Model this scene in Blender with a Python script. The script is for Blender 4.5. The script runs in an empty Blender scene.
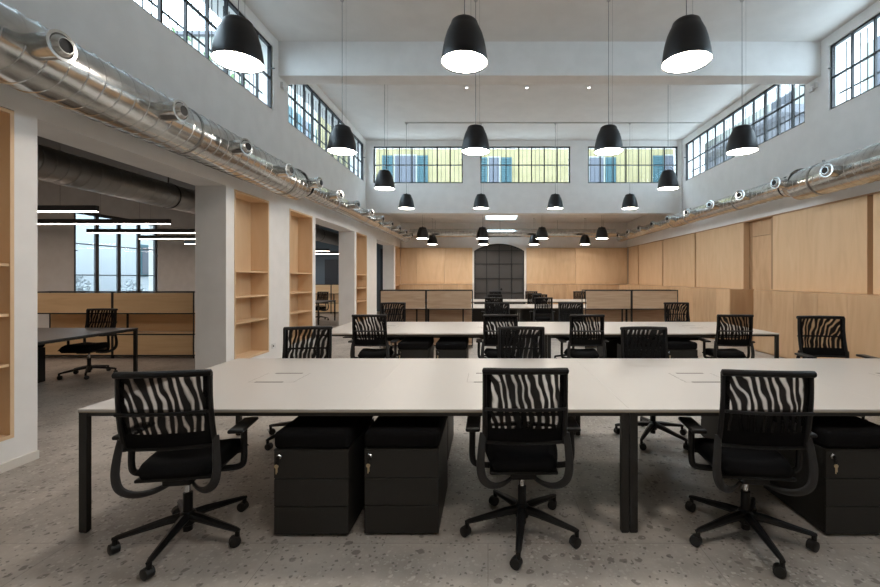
import bpy, bmesh, math, random
from mathutils import Vector, Matrix
random.seed(7)
C = bpy.context.scene.collection
PI = math.pi
def R(d): return math.radians(d)

# ------------------------------------------------------------------ helpers
class MB:
    """collects shapes and links them as ONE mesh object"""
    def __init__(s): s.bm = bmesh.new()
    def box(s, x0, x1, y0, y1, z0, z1):
        v = [s.bm.verts.new((x, y, z)) for x in (x0, x1) for y in (y0, y1) for z in (z0, z1)]
        for f in ((0,1,3,2),(4,6,7,5),(0,4,5,1),(2,3,7,6),(0,2,6,4),(1,5,7,3)):
            s.bm.faces.new([v[i] for i in f])
        return s
    def rbox(s, x0, x1, y0, y1, z0, z1, r, seg=3):
        t = bmesh.new()
        bmesh.ops.create_cube(t, size=1)
        for v in t.verts:
            v.co = Vector(((x0+x1)/2+v.co.x*(x1-x0), (y0+y1)/2+v.co.y*(y1-y0), (z0+z1)/2+v.co.z*(z1-z0)))
        bmesh.ops.bevel(t, geom=t.edges[:], offset=r, segments=seg, affect='EDGES', profile=0.5)
        s.merge(t); return s
    def merge(s, t, M=None):
        if M is not None: bmesh.ops.transform(t, matrix=M, verts=t.verts[:])
        m = {}
        for v in t.verts: m[v] = s.bm.verts.new(v.co)
        for f in t.faces:
            try: s.bm.faces.new([m[v] for v in f.verts])
            except ValueError: pass
        t.free()
    def tube(s, pts, r, seg=8, cap=True, sy=1.0, up=None):
        """sweep an ellipse (r, r*sy) along points; r may be a list"""
        pts = [Vector(p) for p in pts]; n = len(pts)
        rs = r if isinstance(r, (list, tuple)) else [r]*n
        rings = []; prev = None
        for i, p in enumerate(pts):
            d = (pts[min(i+1, n-1)] - pts[max(i-1, 0)]).normalized()
            if prev is None:
                u = Vector(up) if up else (Vector((0,0,1)) if abs(d.z) < .9 else Vector((0,1,0)))
            else: u = prev
            a = d.cross(u)
            if a.length < 1e-6: a = d.orthogonal()
            a.normalize(); b = a.cross(d).normalized(); prev = b
            rings.append([s.bm.verts.new(p + a*math.cos(2*PI*k/seg)*rs[i] + b*math.sin(2*PI*k/seg)*rs[i]*sy) for k in range(seg)])
        for i in range(n-1):
            for k in range(seg):
                s.bm.faces.new((rings[i][k], rings[i][(k+1)%seg], rings[i+1][(k+1)%seg], rings[i+1][k]))
        if cap:
            s.bm.faces.new(rings[0][::-1]); s.bm.faces.new(rings[-1])
        return s
    def bar(s, p0, p1, w, h):
        """rectangular bar between two points"""
        p0, p1 = Vector(p0), Vector(p1); d = (p1-p0).normalized()
        u = Vector((0,0,1)) if abs(d.z) < .9 else Vector((0,1,0))
        a = d.cross(u).normalized()*w/2; b = a.cross(d).normalized()*h/2
        q = [s.bm.verts.new(p+sa*a+sb*b) for p in (p0,p1) for sa, sb in ((-1,-1),(1,-1),(1,1),(-1,1))]
        for f in ((0,1,2,3),(7,6,5,4),(0,4,5,1),(1,5,6,2),(2,6,7,3),(3,7,4,0)): s.bm.faces.new([q[i] for i in f])
        return s
    def lathe(s, prof, seg=32, M=None, cap=False):
        """prof: list of (r, z) about the local z axis"""
        t = bmesh.new(); rings = []
        for r, z in prof:
            if r < 1e-5: rings.append([t.verts.new((0,0,z))])
            else: rings.append([t.verts.new((r*math.cos(2*PI*k/seg), r*math.sin(2*PI*k/seg), z)) for k in range(seg)])
        for a, b in zip(rings, rings[1:]):
            for k in range(seg):
                k2 = (k+1) % seg
                if len(a) == 1 and len(b) == 1: continue
                if len(a) == 1: t.faces.new((a[0], b[k2], b[k]))
                elif len(b) == 1: t.faces.new((a[k], a[k2], b[0]))
                else: t.faces.new((a[k], a[k2], b[k2], b[k]))
        if cap:
            if len(rings[0]) > 1: t.faces.new(rings[0][::-1])
            if len(rings[-1]) > 1: t.faces.new(rings[-1])
        s.merge(t, M); return s
    def poly(s, pts, depth):
        """extrude a closed polygon (list of 3D points) by a vector"""
        d = Vector(depth)
        a = [s.bm.verts.new(p) for p in pts]; b = [s.bm.verts.new(Vector(p)+d) for p in pts]
        s.bm.faces.new(a[::-1]); s.bm.faces.new(b)
        for i in range(len(a)):
            j = (i+1) % len(a); s.bm.faces.new((a[i], a[j], b[j], b[i]))
        return s
    def build(s, name, mat, parent=None, smooth=False, loc=None, ang=35):
        bmesh.ops.recalc_face_normals(s.bm, faces=s.bm.faces[:])
        me = bpy.data.meshes.new(name); s.bm.to_mesh(me); s.bm.free()
        for m in (mat if isinstance(mat, (list, tuple)) else [mat]): me.materials.append(m)
        if smooth:
            for p in me.polygons: p.use_smooth = True
            try: me.set_sharp_from_angle(angle=R(ang))
            except Exception: pass
        o = bpy.data.objects.new(name, me); C.objects.link(o)
        if parent: o.parent = parent
        if loc: o.location = loc
        return o

def tag(o, label, cat, group=None, kind=None):
    if label: o['label'] = label
    if cat: o['category'] = cat
    if group: o['group'] = group
    if kind: o['kind'] = kind
    return o
def thing(name, label, cat, loc=(0,0,0), rz=0, group=None):
    o = bpy.data.objects.new(name, None); o.empty_display_size = .1; C.objects.link(o)
    o.location = loc; o.rotation_euler = (0,0,rz)
    return tag(o, label, cat, group)
def struct(o): o['kind'] = 'structure'; return o
def dup(root, loc, rz=0, label=None, group=None):
    r = root.copy(); C.objects.link(r); r.location = loc; r.rotation_euler = (0,0,rz)
    if label: r['label'] = label
    if group: r['group'] = group
    for ch in list(root.children):
        c = ch.copy(); C.objects.link(c); c.parent = r
        for g in list(ch.children):
            d = g.copy(); C.objects.link(d); d.parent = c
    return r

# ------------------------------------------------------------------ materials
def mat(name, col, rough=.5, metal=0, spec=.5):
    m = bpy.data.materials.new(name); m.use_nodes = True
    b = m.node_tree.nodes['Principled BSDF']
    b.inputs['Base Color'].default_value = (*col, 1); b.inputs['Roughness'].default_value = rough
    b.inputs['Metallic'].default_value = metal; b.inputs['Specular IOR Level'].default_value = spec
    return m
def nd(m, t, **kw):
    n = m.node_tree.nodes.new(t)
    for k, v in kw.items(): setattr(n, k, v)
    return n
def lk(m, a, b): m.node_tree.links.new(a, b)
def ramp(m, stops):
    r = nd(m, 'ShaderNodeValToRGB'); e = r.color_ramp.elements
    while len(e) < len(stops): e.new(.5)
    for i, (p, c) in enumerate(stops): e[i].position = p; e[i].color = (*c, 1)
    return r
def speckle(m, c0, c1, scale=30, bump=0, world=False):
    """subtle plaster / paint variation"""
    b = m.node_tree.nodes['Principled BSDF']
    tc = nd(m, 'ShaderNodeTexCoord'); n = nd(m, 'ShaderNodeTexNoise'); n.inputs['Scale'].default_value = scale; n.inputs['Detail'].default_value = 5
    lk(m, tc.outputs['Object'], n.inputs['Vector'])
    r = ramp(m, [(.35, c0), (.65, c1)]); lk(m, n.outputs['Fac'], r.inputs['Fac']); lk(m, r.outputs['Color'], b.inputs['Base Color'])
    if bump:
        bp = nd(m, 'ShaderNodeBump'); bp.inputs['Strength'].default_value = bump; bp.inputs['Distance'].default_value = .002
        lk(m, n.outputs['Fac'], bp.inputs['Height']); lk(m, bp.outputs['Normal'], b.inputs['Normal'])
    return m
def wood(name, c0, c1, c2, rough=.5, axis='z', scale=1.0):
    m = mat(name, c1, rough); b = m.node_tree.nodes['Principled BSDF']
    tc = nd(m, 'ShaderNodeTexCoord'); mp = nd(m, 'ShaderNodeMapping'); oi = nd(m, 'ShaderNodeObjectInfo')
    s = {'z': (4.5, 4.5, .8), 'y': (4.5, .8, 4.5), 'x': (.8, 9, 9)}[axis]
    mp.inputs['Scale'].default_value = tuple(k*scale for k in s)
    ad = nd(m, 'ShaderNodeVectorMath', operation='ADD'); sc = nd(m, 'ShaderNodeVectorMath', operation='SCALE')
    cb = nd(m, 'ShaderNodeCombineXYZ')
    for k in 'XYZ': lk(m, oi.outputs['Random'], cb.inputs[k])
    sc.inputs['Scale'].default_value = 37
    lk(m, cb.outputs[0], sc.inputs[0]); lk(m, tc.outputs['Object'], ad.inputs[0]); lk(m, sc.outputs[0], ad.inputs[1])
    lk(m, ad.outputs[0], mp.inputs['Vector'])
    n = nd(m, 'ShaderNodeTexNoise'); n.inputs['Scale'].default_value = 1.1; n.inputs['Detail'].default_value = 6; n.inputs['Distortion'].default_value = 1.2
    lk(m, mp.outputs[0], n.inputs['Vector'])
    r = ramp(m, [(.25, c0), (.5, c1), (.78, c2)]); lk(m, n.outputs['Fac'], r.inputs['Fac'])
    hv = nd(m, 'ShaderNodeHueSaturation'); mr = nd(m, 'ShaderNodeMapRange')
    mr.inputs['To Min'].default_value = .9; mr.inputs['To Max'].default_value = 1.08
    lk(m, oi.outputs['Random'], mr.inputs['Value']); lk(m, mr.outputs[0], hv.inputs['Value']); lk(m, r.outputs['Color'], hv.inputs['Color'])
    lk(m, hv.outputs['Color'], b.inputs['Base Color'])
    return m
def emis(name, col, st):
    m = bpy.data.materials.new(name); m.use_nodes = True; nt = m.node_tree; nt.nodes.clear()
    e = nd(m, 'ShaderNodeEmission'); e.inputs['Color'].default_value = (*col, 1); e.inputs['Strength'].default_value = st
    o = nd(m, 'ShaderNodeOutputMaterial'); lk(m, e.outputs[0], o.inputs[0]); return m

M = {}
M['wall'] = speckle(mat('wall_paint', (.79,.775,.755), .85), (.77,.755,.735), (.81,.795,.775), 4)
M['ceil'] = speckle(mat('ceiling_paint', (.70,.675,.645), .9), (.68,.655,.625), (.72,.695,.665), 3)
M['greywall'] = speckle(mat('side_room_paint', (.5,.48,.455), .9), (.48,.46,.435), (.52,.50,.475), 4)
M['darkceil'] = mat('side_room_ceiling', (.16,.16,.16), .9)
M['bluewall'] = mat('slate_blue_paint', (.12,.18,.24), .8)
M['navy'] = mat('navy_paint', (.03,.045,.065), .6)
M['base'] = mat('baseboard_paint', (.72,.70,.66), .5)
M['birch'] = wood('birch_plywood', (.63,.435,.255), (.69,.485,.295), (.73,.53,.34), .5)
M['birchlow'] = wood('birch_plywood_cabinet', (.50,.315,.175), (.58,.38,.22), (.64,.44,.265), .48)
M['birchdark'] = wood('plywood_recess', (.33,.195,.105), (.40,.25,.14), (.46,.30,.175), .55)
M['oak'] = wood('light_oak_board', (.42,.285,.185), (.52,.37,.25), (.59,.44,.31), .5, 'x', 1.6)
M['birch_side_bright'] = wood('birch_side_room_brightened', (.72,.50,.27), (.80,.57,.32), (.84,.63,.37), .5, 'x')  # wood lightened in colour to make up for dim light in the side room
M['edge'] = mat('plywood_edge', (.42,.26,.15), .6)
M['white_top'] = mat('warm_white_laminate', (.54,.515,.485), .34)
M['top_edge'] = mat('beige_laminate_edge', (.34,.28,.21), .5)
M['blackm'] = mat('black_powder_coat', (.008,.008,.008), .5)
M['greyslot'] = mat('grey_slot_brush', (.20,.18,.16), .6)
M['black_top'] = mat('black_linoleum_top', (.05,.055,.06), .35)
M['anthr'] = speckle(mat('anthracite_steel', (.024,.0225,.020), .5, 0, .35), (.020,.019,.017), (.028,.0265,.024), 250)
M['fabric'] = speckle(mat('black_fabric', (.004,.004,.0045), .95, 0, .2), (.0025,.0025,.003), (.006,.006,.007), 260, .4)
M['plastic'] = mat('black_nylon_plastic', (.005,.005,.0055), .42, 0, .35)
M['loopm'] = mat('charcoal_plastic', (.024,.024,.025), .38, 0, .4)
M['rubber'] = mat('caster_rubber', (.007,.007,.007), .5)
M['chrome'] = mat('chrome', (.6,.6,.6), .2, 1)
M['brass'] = mat('brass_key', (.75,.6,.38), .3, 1)
M['steelframe'] = mat('black_steel_window', (.012,.013,.015), .45)
M['lampshade'] = mat('black_lampshade', (.006,.007,.009), .4)
M['lampin'] = mat('lampshade_inner', (.8,.78,.75), .6)
M['cord'] = mat('grey_cord', (.18,.18,.18), .6)
M['whitep'] = mat('white_plastic', (.7,.7,.69), .5)
M['conduit'] = mat('grey_conduit', (.45,.44,.42), .5)
M['lampglow'] = emis('lamp_diffuser', (1,.89,.78), 30)
M['barglow'] = emis('linear_diffuser', (1,.80,.66), 13)
M['spotglow'] = emis('spot_lens', (1,.95,.88), 8)
M['darkglass'] = mat('frosted_dark_glass', (.055,.052,.05), .45)

# galvanised duct
m = mat('galvanised_steel', (.62,.63,.62), .26, 1); b = m.node_tree.nodes['Principled BSDF']
tc = nd(m,'ShaderNodeTexCoord'); n1 = nd(m,'ShaderNodeTexNoise'); n1.inputs['Scale'].default_value = 7; n1.inputs['Detail'].default_value = 3
lk(m, tc.outputs['Object'], n1.inputs['Vector'])
r1 = ramp(m, [(.3,(.50,.51,.50)),(.7,(.70,.71,.70))]); lk(m, n1.outputs['Fac'], r1.inputs['Fac']); lk(m, r1.outputs['Color'], b.inputs['Base Color'])
mr = nd(m,'ShaderNodeMapRange'); mr.inputs['To Min'].default_value=.14; mr.inputs['To Max'].default_value=.26
lk(m, n1.outputs['Fac'], mr.inputs['Value']); lk(m, mr.outputs[0], b.inputs['Roughness'])

M['duct'] = m
M['ductin'] = mat('nozzle_dark', (.01,.01,.01), .7)
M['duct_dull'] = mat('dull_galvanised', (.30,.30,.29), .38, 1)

# stone floor: big tiles of grey-beige conglomerate with chips
m = mat('conglomerate_stone_floor', (.3,.28,.26), .42); b = m.node_tree.nodes['Principled BSDF']
tc = nd(m,'ShaderNodeTexCoord')
nl = nd(m,'ShaderNodeTexNoise'); nl.inputs['Scale'].default_value=1.6; nl.inputs['Detail'].default_value=7; nl.inputs['Roughness'].default_value=.65
lk(m, tc.outputs['Object'], nl.inputs['Vector'])
rl = ramp(m, [(.32,(.27,.245,.22)),(.64,(.50,.465,.425))]); lk(m, nl.outputs['Fac'], rl.inputs['Fac'])
def chips(scale, thr, soft, vec):
    v = nd(m,'ShaderNodeTexVoronoi'); v.inputs['Scale'].default_value=scale; v.inputs['Randomness'].default_value=1
    lk(m, vec, v.inputs['Vector'])
    rr = ramp(m, [(thr,(1,1,1)),(thr+soft,(0,0,0))]); lk(m, v.outputs['Distance'], rr.inputs['Fac'])
    sp = nd(m,'ShaderNodeSeparateColor'); lk(m, v.outputs['Color'], sp.inputs[0])
    return rr.outputs['Color'], sp
nw = nd(m,'ShaderNodeTexNoise'); nw.inputs['Scale'].default_value=22; lk(m, tc.outputs['Object'], nw.inputs['Vector'])
mixv = nd(m,'ShaderNodeMix', data_type='VECTOR'); mixv.inputs['Factor'].default_value=.035
lk(m, tc.outputs['Object'], mixv.inputs[4]); lk(m, nw.outputs['Color'], mixv.inputs[5])
cur = rl.outputs['Color']
for sc_, thr, sf, sel, cc in ((9,.24,.04,.5,(.42,.395,.365)),(12,.22,.05,.60,(.145,.13,.115)),(26,.26,.06,.5,(.50,.475,.44)),(34,.24,.06,.55,(.12,.11,.10)),(50,.28,.06,.5,(.48,.455,.42)),(20,.18,.05,.7,(.58,.55,.51))):
    fac, sp = chips(sc_, thr, sf, mixv.outputs[1])
    gt = nd(m,'ShaderNodeMath', operation='GREATER_THAN'); gt.inputs[1].default_value = sel; lk(m, sp.outputs[0], gt.inputs[0])
    mu = nd(m,'ShaderNodeMath', operation='MULTIPLY'); lk(m, fac, mu.inputs[0]); lk(m, gt.outputs[0], mu.inputs[1])
    mu2 = nd(m,'ShaderNodeMath', operation='MULTIPLY'); mu2.inputs[1].default_value=.75; lk(m, mu.outputs[0], mu2.inputs[0])
    mx = nd(m,'ShaderNodeMix', data_type='RGBA'); lk(m, mu2.outputs[0], mx.inputs[0]); lk(m, cur, mx.inputs[6]); mx.inputs[7].default_value=(*cc,1)
    cur = mx.outputs[2]
bt = nd(m,'ShaderNodeTexBrick'); bt.inputs['Scale'].default_value=1; bt.inputs['Brick Width'].default_value=1.2; bt.inputs['Row Height'].default_value=.6
bt.inputs['Mortar Size'].default_value=.0022; bt.inputs['Color1'].default_value=(1,1,1,1); bt.inputs['Color2'].default_value=(.93,.93,.93,1); bt.inputs['Mortar'].default_value=(.62,.62,.62,1)
lk(m, tc.outputs['Object'], bt.inputs['Vector'])
mx = nd(m,'ShaderNodeMix', data_type='RGBA', blend_type='MULTIPLY'); mx.inputs[0].default_value=1; lk(m, cur, mx.inputs[6]); lk(m, bt.outputs['Color'], mx.inputs[7])
lk(m, mx.outputs[2], b.inputs['Base Color'])
M['floor'] = m

# window glass: thin clear pane
m = bpy.data.materials.new('clear_pane'); m.use_nodes=True; m.node_tree.nodes.clear()
tr = nd(m,'ShaderNodeBsdfTransparent'); tr.inputs[0].default_value=(.93,.96,.96,1); gl = nd(m,'ShaderNodeBsdfGlossy'); gl.inputs['Roughness'].default_value=.02
fr = nd(m,'ShaderNodeFresnel'); fr.inputs[0].default_value=1.35; mxs = nd(m,'ShaderNodeMixShader'); o_ = nd(m,'ShaderNodeOutputMaterial')
ge = nd(m,'ShaderNodeNewGeometry'); inv = nd(m,'ShaderNodeMath', operation='SUBTRACT'); inv.inputs[0].default_value=1; lk(m, ge.outputs['Backfacing'], inv.inputs[1])
mf = nd(m,'ShaderNodeMath', operation='MULTIPLY'); lk(m, fr.outputs[0], mf.inputs[0]); lk(m, inv.outputs[0], mf.inputs[1])
lk(m, mf.outputs[0], mxs.inputs[0]); lk(m, tr.outputs[0], mxs.inputs[1]); lk(m, gl.outputs[0], mxs.inputs[2]); lk(m, mxs.outputs[0], o_.inputs[0])
M['glass'] = m

# see-through chair mesh with moire-like curved openings
m = mat('chair_mesh', (.005,.005,.0055), .85, 0, .2); nt = m.node_tree; b = nt.nodes['Principled BSDF']
tc = nd(m,'ShaderNodeTexCoord'); oi = nd(m,'ShaderNodeObjectInfo'); mp = nd(m,'ShaderNodeMapping')
cb = nd(m,'ShaderNodeCombineXYZ'); mm = nd(m,'ShaderNodeMath', operation='MULTIPLY'); mm.inputs[1].default_value=9
lk(m, oi.outputs['Random'], mm.inputs[0]); lk(m, mm.outputs[0], cb.inputs[0]); lk(m, mm.outputs[0], cb.inputs[1])
lk(m, tc.outputs['Object'], mp.inputs['Vector']); lk(m, cb.outputs[0], mp.inputs['Location'])
mp.inputs['Scale'].default_value=(1.15,.3,.62)
mm.inputs[1].default_value=.12
wv = nd(m,'ShaderNodeTexWave', wave_type='RINGS', rings_direction='SPHERICAL'); wv.inputs['Scale'].default_value=7
wv.inputs['Distortion'].default_value=5; wv.inputs['Detail'].default_value=1; wv.inputs['Detail Scale'].default_value=1.6
sh = nd(m,'ShaderNodeVectorMath', operation='ADD'); sh.inputs[1].default_value=(.30,0,-.42)
lk(m, mp.outputs[0], sh.inputs[0]); lk(m, sh.outputs[0], wv.inputs['Vector'])
nz = nd(m,'ShaderNodeTexNoise'); nz.inputs['Scale'].default_value=9; lk(m, mp.outputs[0], nz.inputs['Vector'])
mz = nd(m,'ShaderNodeMath', operation='MULTIPLY_ADD'); mz.inputs[1].default_value=.9; mz.inputs[2].default_value=-.45
lk(m, nz.outputs['Fac'], mz.inputs[0]); az = nd(m,'ShaderNodeMath', operation='ADD'); lk(m, wv.outputs['Fac'], az.inputs[0]); lk(m, mz.outputs[0], az.inputs[1])
rr = ramp(m, [(.55,(.985,.985,.985)),(1.0,(.42,.42,.42))]); lk(m, az.outputs[0], rr.inputs['Fac'])
tr = nd(m,'ShaderNodeBsdfTransparent'); mxs = nd(m,'ShaderNodeMixShader')
lk(m, rr.outputs['Color'], mxs.inputs[0]); lk(m, tr.outputs[0], mxs.inputs[1]); lk(m, b.outputs[0], mxs.inputs[2])
lk(m, mxs.outputs[0], nt.nodes['Material Output'].inputs[0])
M['mesh'] = m

m2 = M['mesh'].copy(); m2.name = 'chair_mesh_dense'
for n_ in m2.node_tree.nodes:
    if n_.type == 'VALTORGB': n_.color_ramp.elements[0].position = .72; n_.color_ramp.elements[1].position = 1.0; n_.color_ramp.elements[1].color = (.7,.7,.7,1)
M['mesh_dense'] = m2

# ------------------------------------------------------------------ room numbers (metres)
XL, XR = -3.81, 6.05         # hall side walls
YB, YF = 18.2, -3.0          # back wall, wall behind the camera
YE = 13.05                   # end wall of the tall part
ZC, ZLOW = 5.83, 3.95        # tall ceiling, low ceiling
ZN = 2.87                    # top of niches, panels and openings
XS = -10.5                   # outer wall of the side room
YS = 19.5                    # its end wall

# ------------------------------------------------------------------ shell
f = MB().box(XS-.3, XR+.5, YF-.3, YS+.3, -.12, 0).build('floor', M['floor']); struct(f)

w = MB(); T = .45
def seg(y0, y1, z0, z1, xa=XL-T, xb=XL): w.box(xa, xb, y0, y1, z0, z1)
niches = [(2.33,3.36),(6.275,7.27),(8.02,9.07),(12.09,13.14),(17.17,18.15)]
opens = [(3.535,6.08),(9.23,11.93),(14.3,16.94)]
NB = .245
ys = YF
for (a, b_), kind in sorted([(n, 'n') for n in niches] + [(o, 'o') for o in opens]):
    seg(ys, a, 0, ZN)
    if kind == 'n': seg(a, b_, 0, NB); seg(a, b_, NB, ZN, XL-T, XL-.33)
    ys = b_
seg(ys, YS, 0, ZN)
ZS, ZT = 4.5, 5.65
sideA = (1.2, 7.42); sideB = (7.98, 12.85)
seg(YF, YS, ZN, ZS)
seg(YF, sideA[0], ZS, ZC); seg(sideA[0], sideA[1], ZT, ZC); seg(sideA[1], sideB[0], ZS, ZC); seg(*sideB, ZT, ZC); seg(sideB[1], YE+.3, ZS, ZC)
struct(w.build('wall_left', M['wall']))

w = MB()
w.box(XR+.17, XR+.6, YF, YB+.3, 0, ZN)
w.box(XR, XR+.6, YF, YB+.3, ZN, ZS)
w.box(XR, XR+.6, YF, sideA[0], ZS, ZC); w.box(XR, XR+.6, *sideA, ZT, ZC); w.box(XR, XR+.6, sideA[1], sideB[0], ZS, ZC)
w.box(XR, XR+.6, *sideB, ZT, ZC); w.box(XR, XR+.6, sideB[1], YE+.3, ZS, ZC)
struct(w.build('wall_right', M['wall']))

# back wall with an arched opening
ax0, ax1, zs, za = -.605, 1.577, 2.73, 3.04
hw = (ax1-ax0)/2; rise = za-zs; RR = (hw*hw+rise*rise)/(2*rise); cxa = (ax0+ax1)/2; cza = za-RR
def arch(n=16, r=RR, h=hw):
    a0 = math.asin(h/r)
    return [(cxa+r*math.sin(-a0+2*a0*i/n), cza+r*math.cos(-a0+2*a0*i/n)) for i in range(n+1)]
pts = [(XL-.1,0),(ax0,0)] + arch() + [(ax1,0),(XR+.17,0),(XR+.17,ZLOW),(XL-.1,ZLOW)]
w = MB().poly([(x, YB, z) for x, z in pts], (0,.3,0)); struct(w.build('wall_back', M['wall']))
# end wall of the tall part, with three window holes; lintel below
ew = [(-3.58,-.787),(-.237,2.57),(3.12,5.93)]
w = MB(); w.box(XL, XR, YE, YE+.3, 3.56, ZS); w.box(XL, XR, YE, YE+.3, ZT, ZC)
xx = XL
for a, b_ in ew: w.box(xx, a, YE, YE+.3, ZS, ZT); xx = b_
w.box(xx, XR, YE, YE+.3, ZS, ZT)
struct(w.build('wall_clerestory', M['wall']))
struct(MB().box(XS-.3, XR+.6, YF-.3, YF, 0, ZC).build('wall_front', M['wall']))
w = MB().box(XL-.45, XR+.6, YF, YE+.3, ZC, ZC+.25)
struct(w.build('ceiling', M['ceil']))
w = MB(); sk = (-.1, 1.15, 16.1, 17.3)
w.box(XL, XR+.6, YE+.3, sk[2], ZLOW, ZLOW+.25); w.box(XL, XR+.6, sk[3], YB+.3, ZLOW, ZLOW+.25)
w.box(XL, sk[0], sk[2], sk[3], ZLOW, ZLOW+.25); w.box(sk[1], XR+.6, sk[2], sk[3], ZLOW, ZLOW+.25)
struct(w.build('ceiling', M['ceil']))
struct(MB().box(XL, XR, 7.6, 7.95, 5.21, ZC-.001).build('trim_1', M['wall']))      # ceiling beam
g = MB().box(sk[0], sk[1], sk[2], sk[3], ZLOW+.2, ZLOW+.21).build('window_1', M['glass']); struct(g)

# baseboards
w = MB()
ys = YF
for a, b_ in opens: w.box(XL, XL+.015, ys, a, 0, .07); ys = b_
w.box(XL, XL+.015, ys, YB, 0, .07)
for a, b_ in opens:
    w.box(XL-T, XL+.0, b_-.012, b_, 0, .07)
struct(w.build('baseboard_left', M['base']))

# side room beyond the openings
struct(MB().box(XL-6.5, XL-T-.0, YS, YS+.3, 0, 3.9).build('wall_side_room_end', M['bluewall']))
wz0, wz1, wy0, wy1 = .9, 3.27, 10.6, 13.3
w = MB(); w.box(XS-.3, XS, YF, wy0, 0, 3.9); w.box(XS-.3, XS, wy1, YS, 0, 3.9); w.box(XS-.3, XS, wy0, wy1, 0, wz0); w.box(XS-.3, XS, wy0, wy1, wz1, 3.9)
struct(w.build('wall_side_room_outer', M['greywall']))
struct(MB().box(XS-.3, XL-T, YF, YS, 3.9, 4.1).build('ceiling_side_room', M['darkceil']))
o = MB().box(-5.0, XL-T, YS-.06, YS, 0, 2.9).build('door_1', M['navy']); struct(o)
o = MB().box(-7.6, -7.0, YS-.04, YS, 1.1, 2.4).build('trim_2', M['navy']); struct(o)

# ------------------------------------------------------------------ windows
wn = [2]
def steel_window(plane, c, a0, a1, z0, z1, nx, zbars, depth_dir, bars=True, fw=.035, mt=None):
    """plane 'x' = wall of constant x (window runs along y); 'y' = runs along x"""
    name = 'window_%d' % wn[0]; wn[0] += 1
    def bx(mb, a, b_, zlo, zhi, d0, d1):
        d0, d1 = sorted((c+depth_dir*d0, c+depth_dir*d1))
        if plane == 'x': mb.box(d0, d1, a, b_, zlo, zhi)
        else: mb.box(a, b_, d0, d1, zlo, zhi)
    fr = MB()
    bx(fr, a0, a1, z0, z0+fw, .03, .09); bx(fr, a0, a1, z1-fw, z1, .03, .09)
    bx(fr, a0, a0+fw, z0+fw, z1-fw, .03, .09); bx(fr, a1-fw, a1, z0+fw, z1-fw, .03, .09)
    root = fr.build(name, M['steelframe']); struct(root)
    mu = MB(); n = nx
    for i in range(1, n):
        a = a0+(a1-a0)*i/n; t = mt or (.026 if i % 3 == 0 else .018)
        bx(mu, a-t/1.4, a+t/1.4, z0+fw, z1-fw, .04, .08)
    for zb in zbars: bx(mu, a0+fw, a1-fw, zb-.014, zb+.014, .042, .078)
    mu.build('muntin_grid', M['steelframe'], root)
    g = MB(); bx(g, a0+fw, a1-fw, z0+fw, z1-fw, .058, .062); g.build('pane', M['glass'], root)
    if bars:
        sb = MB(); k = int((a1-a0)/.1333)
        for i in range(1, k):
            a = a0+(a1-a0)*i/k; p = c+depth_dir*.2
            if plane == 'x': sb.tube([(p,a,z0),(p,a,z1)], .008, 6)
            else: sb.tube([(a,p,z0),(a,p,z1)], .006, 6)
        if plane == 'x': bx(sb, a0, a1, z0+.3, z0+.325, .195, .21)
        sb.build('security_bars', M['steelframe'], root)
    # small stay handle
    h = MB()
    for aa in (a0+.05, a1-.05):
        if plane == 'x': h.bar((c+depth_dir*.04, aa, (z0+z1)/2+.15), (c-depth_dir*.05, aa, (z0+z1)/2+.15), .02, .015)
        else: h.bar((aa, c+depth_dir*.04, (z0+z1)/2+.15), (aa, c-depth_dir*.04, (z0+z1)/2+.15), .02, .015)
    h.build('window_stay', M['steelframe'], root)
    return root
zm = (ZS+ZT)/2
for a, b_ in ew: steel_window('y', YE, a, b_, ZS, ZT, 7, [zm], 1)
steel_window('x', XL, *sideA, ZS, ZT, 15, [zm], -1)
steel_window('x', XL, *sideB, ZS, ZT, 12, [zm], -1)
steel_window('x', XR, *sideA, ZS, ZT, 15, [zm], 1)
steel_window('x', XR, *sideB, ZS, ZT, 12, [zm], 1)
steel_window('x', XS, wy0, wy1, wz0, wz1, 4, [1.61, 2.42], -1, bars=False, fw=.08, mt=.075)

# arched dark glazed door-window on the back wall
fr = MB(); A = arch(); inner = [(cxa+(x-cxa)*.965, z-.05) for x, z in A]
for (p, q), (pi_, qi) in zip(zip(A, A[1:]), zip(inner, inner[1:])):
    fr.poly([(p[0],YB+.06,p[1]),(q[0],YB+.06,q[1]),(qi[0],YB+.06,qi[1]),(pi_[0],YB+.06,pi_[1])], (0,.06,0))
fr.box(ax0, ax0+.05, YB+.06, YB+.12, 0, zs); fr.box(ax1-.05, ax1, YB+.06, YB+.12, 0, zs)
root = struct(fr.build('window_%d' % wn[0], M['steelframe'])); wn[0] += 1
g = MB(); g.poly([(x, YB+.10, z) for x, z in [(ax0+.02,.02)]+inner+[(ax1-.02,.02)]], (0,.01,0)); g.build('frosted_pane', M['darkglass'], root)
mu = MB()
for x in (-.06, .486, 1.03):
    mu.box(x-.018, x+.018, YB+.07, YB+.11, .02, cza+math.sqrt(RR**2-(x-cxa)**2)-.03)
for z in (.27,.89,1.51,2.15,2.73): mu.box(ax0+.03, ax1-.03, YB+.07, YB+.11, z-.018, z+.018)
mu.build('muntin_grid', M['steelframe'], root)
MB().lathe([(0,-.02),(.05,-.02),(.05,.02),(0,.02)], 12, Matrix.Translation((.58, YB+.05, 1.05)) @ Matrix.Rotation(PI/2,4,'X')).build('door_knob', M['plastic'], root)

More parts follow.
